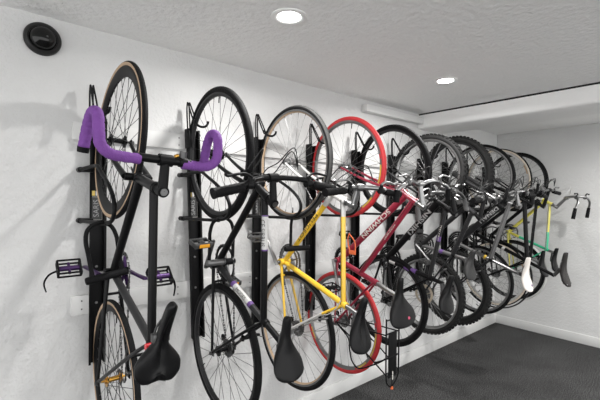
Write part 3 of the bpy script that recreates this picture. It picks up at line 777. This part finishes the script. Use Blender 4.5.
bike(4, 1.905, 'maroon step-through bicycle with bright red tires and a luggage rack',
     dict(fh=(.355, 1.745), rh=(.330, .700), bb=(.310, 1.115), hl=(.815, 1.572), hu=(.905, 1.518), sc=(.610, 1.018), tte=(.500, 1.058), bar=(.925, 1.622)),
     dict(R=.338, tr=.0150, tire='redtire', rimm='alloy', rimin='alloy', depth=.020, spokes='spoke', hubm='chrome',
          sticker=[(-.55, -.20, 'yellow'), (-1.05, -.72, 'yellow'), (-1.10, -1.05, 'redref'), (.12, .22, 'redref'), (-.2, .0, 'yellow'), (3.5, 3.8, 'yellow')]),
     dict(m='maroon', fork='maroon', stem='chrome', post='chrome', clamp='alloy', rt=.0165, rd=.0205, rs=.0165, rp=.0145, collar=0, stack=.045, mdrop='alloy', curve=1,
          decal=multi(dec_text('SCHWINN', 'dt', .40, .040, 'txw', 1.45, .2, bold=.0008), dec_text('WORLD SPORT', 'tt', .40, .016, 'txw', 1.1, .1))),
     dict(t='swept', w=.245, back=.05, rise=.03, m='chrome', lm='alloy', cables=3, cm='cable', grip='grip'), dict(n=(.826, 1.082), r=(.838, .795), w=.24, yn=-.012, yr=0.01, mark='pink'),
     steer=.04, crank=(-.06, .155), drive=dict(R=.085, nring=2, col='matte', cas=.045, cm='alloy', pedal='matte', cage=True), extra=x4)

bike(5, 2.395, 'black bicycle with big grey down tube lettering and violet seat tube accents',
     dict(fh=(.370, 1.745), rh=(.345, .770), bb=(.330, 1.075), hl=(.735, 1.530), hu=(.830, 1.470), sc=(.695, .995), bar=(.855, 1.575)),
     dict(R=.345, tr=.0185, tire='tire', rimm='dgrey', depth=.019, spokes='spoke', hubm='matte'),
     dict(m='dgrey', mh='black', mdt='black', mst='black', mss='black', fork='dgrey', stem='matte', post='matte', brake='matte', rd=.024, rs=.0165,
          decal=multi(dec_text('NISHIKI', 'dt', .32, .048, 'txg', 1.5, .15, bold=.0015), dec_text('', 'st', .5, .02, 'txg', bands=[(.10, .24, 'white'), (.45, .72, 'purpled')]),
                      dec_text('TREKKING', 'tt', .35, .018, 'txw', 1.3, .1, bands=[(.40, .47, 'purpled')]))),
     dict(t='swept', w=.27, back=.10, rise=-.07, m='grey', grip='gripg', lm='alloy', cables=6), dict(n=(.868, 1.035), r=(.838, .780), w=.18, yn=.01, yr=-.01),
     steer=.12, crank=(.05, .16), drive=dict(R=.098, nring=3, col='matte', cas=.055, cm='matte', pedal='matte'))

bike(6, 2.865, 'dark knobby-tired bicycle with silver seat tube and brass brake disc',
     dict(fh=(.375, 1.750), rh=(.385, .755), bb=(.330, 1.150), hl=(.700, 1.500), hu=(.780, 1.430), sc=(.610, 1.100), bar=(.845, 1.555)),
     dict(R=.326, tr=.0225, tire='knob', rimm='chrome', depth=.020, spokes='spoke', hubm='grey', knob=1, rear=dict(rotor=True)),
     dict(m='dgrey', mt='dgrey', mst='mgrey', fork='grey', susp=1, stem='matte', post='chrome', brake='alloy', rd=.020, rt=.017, rs=.0155,
          decal=multi(dec_text('', 'st', .5, .02, 'txg', bands=[(.62, .72, 'purpled')]))),
     dict(t='riser', w=.29, sweep=.05, rise=.03, m='alloy', grip='grip', lm='alloy', shifter='grey', cables=6, lc='grey'), dict(n=(.795, 1.160), r=(.765, .930), w=.16, m='leatherg'),
     steer=-.12, crank=(-.12, .10), drive=dict(R=.090, nring=3, col='grey', cas=.052, cm='alloy', pedal='grey'))

bike(7, 3.345, 'silver and dark grey mountain bicycle with wide knobby tires and a white saddle',
     dict(fh=(.385, 1.770), rh=(.370, .735), bb=(.385, 1.145), hl=(.790, 1.530), hu=(.865, 1.500), sc=(.690, 1.030), bar=(.890, 1.600)),
     dict(R=.334, tr=.0275, tire='knob', rimm='dgrey', depth=.019, spokes='spoke', hubm='grey', knob=1),
     dict(m='mgrey', mdt='dgrey', mst='chrome', mss='dgrey', fork='dgrey', susp=1, stem='alloy', post='chrome', brake='alloy', rd=.027, rt=.018, rs=.0165, mcs='dgrey',
          decal=multi(dec_text('DENALI', 'dt', .30, .042, 'txg', 1.4, .1, bold=.0008), dec_text('', 'st', .5, .02, 'txg', bands=[(.84, .90, 'yellow')]))),
     dict(t='riser', w=.27, sweep=.05, rise=.03, m='alloy', grip='grip', lm='alloy', shifter='grey', cables=6, lc='grey', ends='matte'), dict(n=(1.000, 1.085), r=(1.000, .815), w=.165, m='leatherw', mark='purpled'),
     steer=.10, crank=(.10, .12), drive=dict(R=.095, nring=3, col='matte', cas=.052, cm='matte', pedal='matte'))

bike(8, 3.81, 'black bicycle with a tall seat post and dark riveted leather saddle',
     dict(fh=(.370, 1.745), rh=(.370, .745), bb=(.335, 1.200), hl=(.735, 1.565), hu=(.805, 1.520), sc=(.815, .985), bar=(.865, 1.620)),
     dict(R=.338, tr=.0150, tire='tire', rimm='alloy', depth=.020, spokes='spoke', hubm='chrome'),
     dict(m='black', fork='black', stem='matte', post='black', brake='alloy', rd=.0165, rt=.0185, rs=.0165, rp=.0145,
          decal=dec_text('', 'st', .5, .02, 'txg', bands=[(.55, .60, 'white')])),
     dict(t='riser', w=.25, sweep=.04, rise=.02, m='black', grip='grip', lm='alloy', cables=5), dict(n=(1.125, 1.100), r=(1.135, .812), w=.150, m='leatherb', rivets=True),
     steer=-.06, crank=(.12, .10), drive=dict(R=.095, nring=2, col='matte', cas=.045, cm='alloy', pedal='matte'))

def x9(t, off, q):
    b = MB(); c = q['rh']; P = []
    for a in [i*PI/24 for i in range(-16, 15)]:
        P.append(c+V((.358*math.cos(a-.3), 0, .358*math.sin(a-.3))))
    b.tube(P, .026, 'matte', 12, flat=.25); b.build('mudguard', t, off=off)
bike(9, 4.25, 'black bicycle with cream sidewall tires and a rear mudguard',
     dict(fh=(.365, 1.740), rh=(.350, .745), bb=(.300, 1.150), hl=(.690, 1.545), hu=(.760, 1.500), sc=(.690, .960), bar=(.850, 1.635)),
     dict(R=.338, tr=.0165, tire='tire', side='cream', rimm='white', depth=.020, spokes='spoke', hubm='chrome', sticker=[(.2, .5, 'gold')]),
     dict(m='black', fork='black', stem='matte', post='alloy', brake='alloy', rd=.0165, rt=.0145),
     dict(t='flat', w=.27, sweep=.04, m='alloy', grip='grip', lm='alloy', cables=5), dict(n=(.820, 1.045), r=(.835, .790), w=.155, m='leather'),
     steer=.05, crank=(.13, .08), drive=dict(R=.095, col='alloy', cas=.045, cm='alloy', pedal='matte'), extra=x9)

def x10(t, off, q):
    b = MB(); c = q['rh']
    P = [c+V((.352*math.cos(a), 0, .352*math.sin(a))) for a in [i*PI/24 for i in range(-10, 13)]]
    b.tube(P, .024, 'white', 12, flat=.25); b.build('mudguard', t, off=off)
bike(10, 4.715, 'pale yellow bicycle fading to green at the seat, nearest the back wall',
     dict(fh=(.365, 1.740), rh=(.345, .740), bb=(.300, 1.165), hl=(.650, 1.540), hu=(.735, 1.490), sc=(.690, 1.005), bar=(.865, 1.560)),
     dict(R=.338, tr=.0140, tire='tire', rimm='dgrey', depth=.020, spokes='spoke', hubm='chrome'),
     dict(m='pyellow', mst='green', mss='green', ss2='green', fork='white', stem='chrome', post='chrome', brake='alloy', rd=.0165, rt=.0135, rs=.0135, collar=0,
          decal=multi(dec_text('', 'tt', .5, .02, 'txg', bands=[(.62, 1.0, 'green')]), dec_text('', 'st', .5, .02, 'txg', bands=[(0, .30, 'pyellow')]), dec_text('BIANCHI', 'dt', .35, .026, 'txb', 1.0, .1))),
     dict(t='swept', w=.235, back=.16, rise=.14, m='chrome', lm='matte', cables=3, cm='cablew'), dict(n=(.800, 1.030), r=(.790, .770), w=.150, m='leather'),
     steer=.0, crank=(.12, .12), drive=dict(R=.085, col='alloy', cas=.045, cm='alloy', pedal='matte'), extra=x10)

# ------------------------------------------------------------------ camera and exposure
cam = bpy.data.cameras.new('camera'); co = bpy.data.objects.new('camera', cam); COL.objects.link(co)
cam.sensor_width = 36; cam.lens = 384.56/600*36; cam.clip_start = .05
X = V((.645, .0120, -.764)); 
fcl = 384.5607884
Yd = V((455, 2, fcl)).normalized(); Xd = -V((-325, -6, fcl)).normalized()
Zd = Yd.cross(Xd); Zd.normalize()
if Zd.y > 0: Zd = -Zd
# rows of R are the camera axes (image right, image down, forward) in world space
rgt = V((Xd.x, Yd.x, Zd.x)); dwn = V((Xd.y, Yd.y, Zd.y)); fwd = V((Xd.z, Yd.z, Zd.z))
Rm = Matrix((rgt, -dwn, -fwd)).transposed()
co.matrix_world = Matrix.Translation((2.137, 0, 1.54+DZ)) @ Rm.to_4x4()
sc.camera = co
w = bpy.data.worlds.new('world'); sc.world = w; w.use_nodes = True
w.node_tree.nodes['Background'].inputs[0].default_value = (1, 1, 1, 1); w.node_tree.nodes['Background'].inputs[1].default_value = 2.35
sc.view_settings.view_transform = 'Standard'; sc.view_settings.look = 'None'; sc.view_settings.gamma = 1; sc.view_settings.use_curve_mapping = False
sc.view_settings.exposure = 0.20
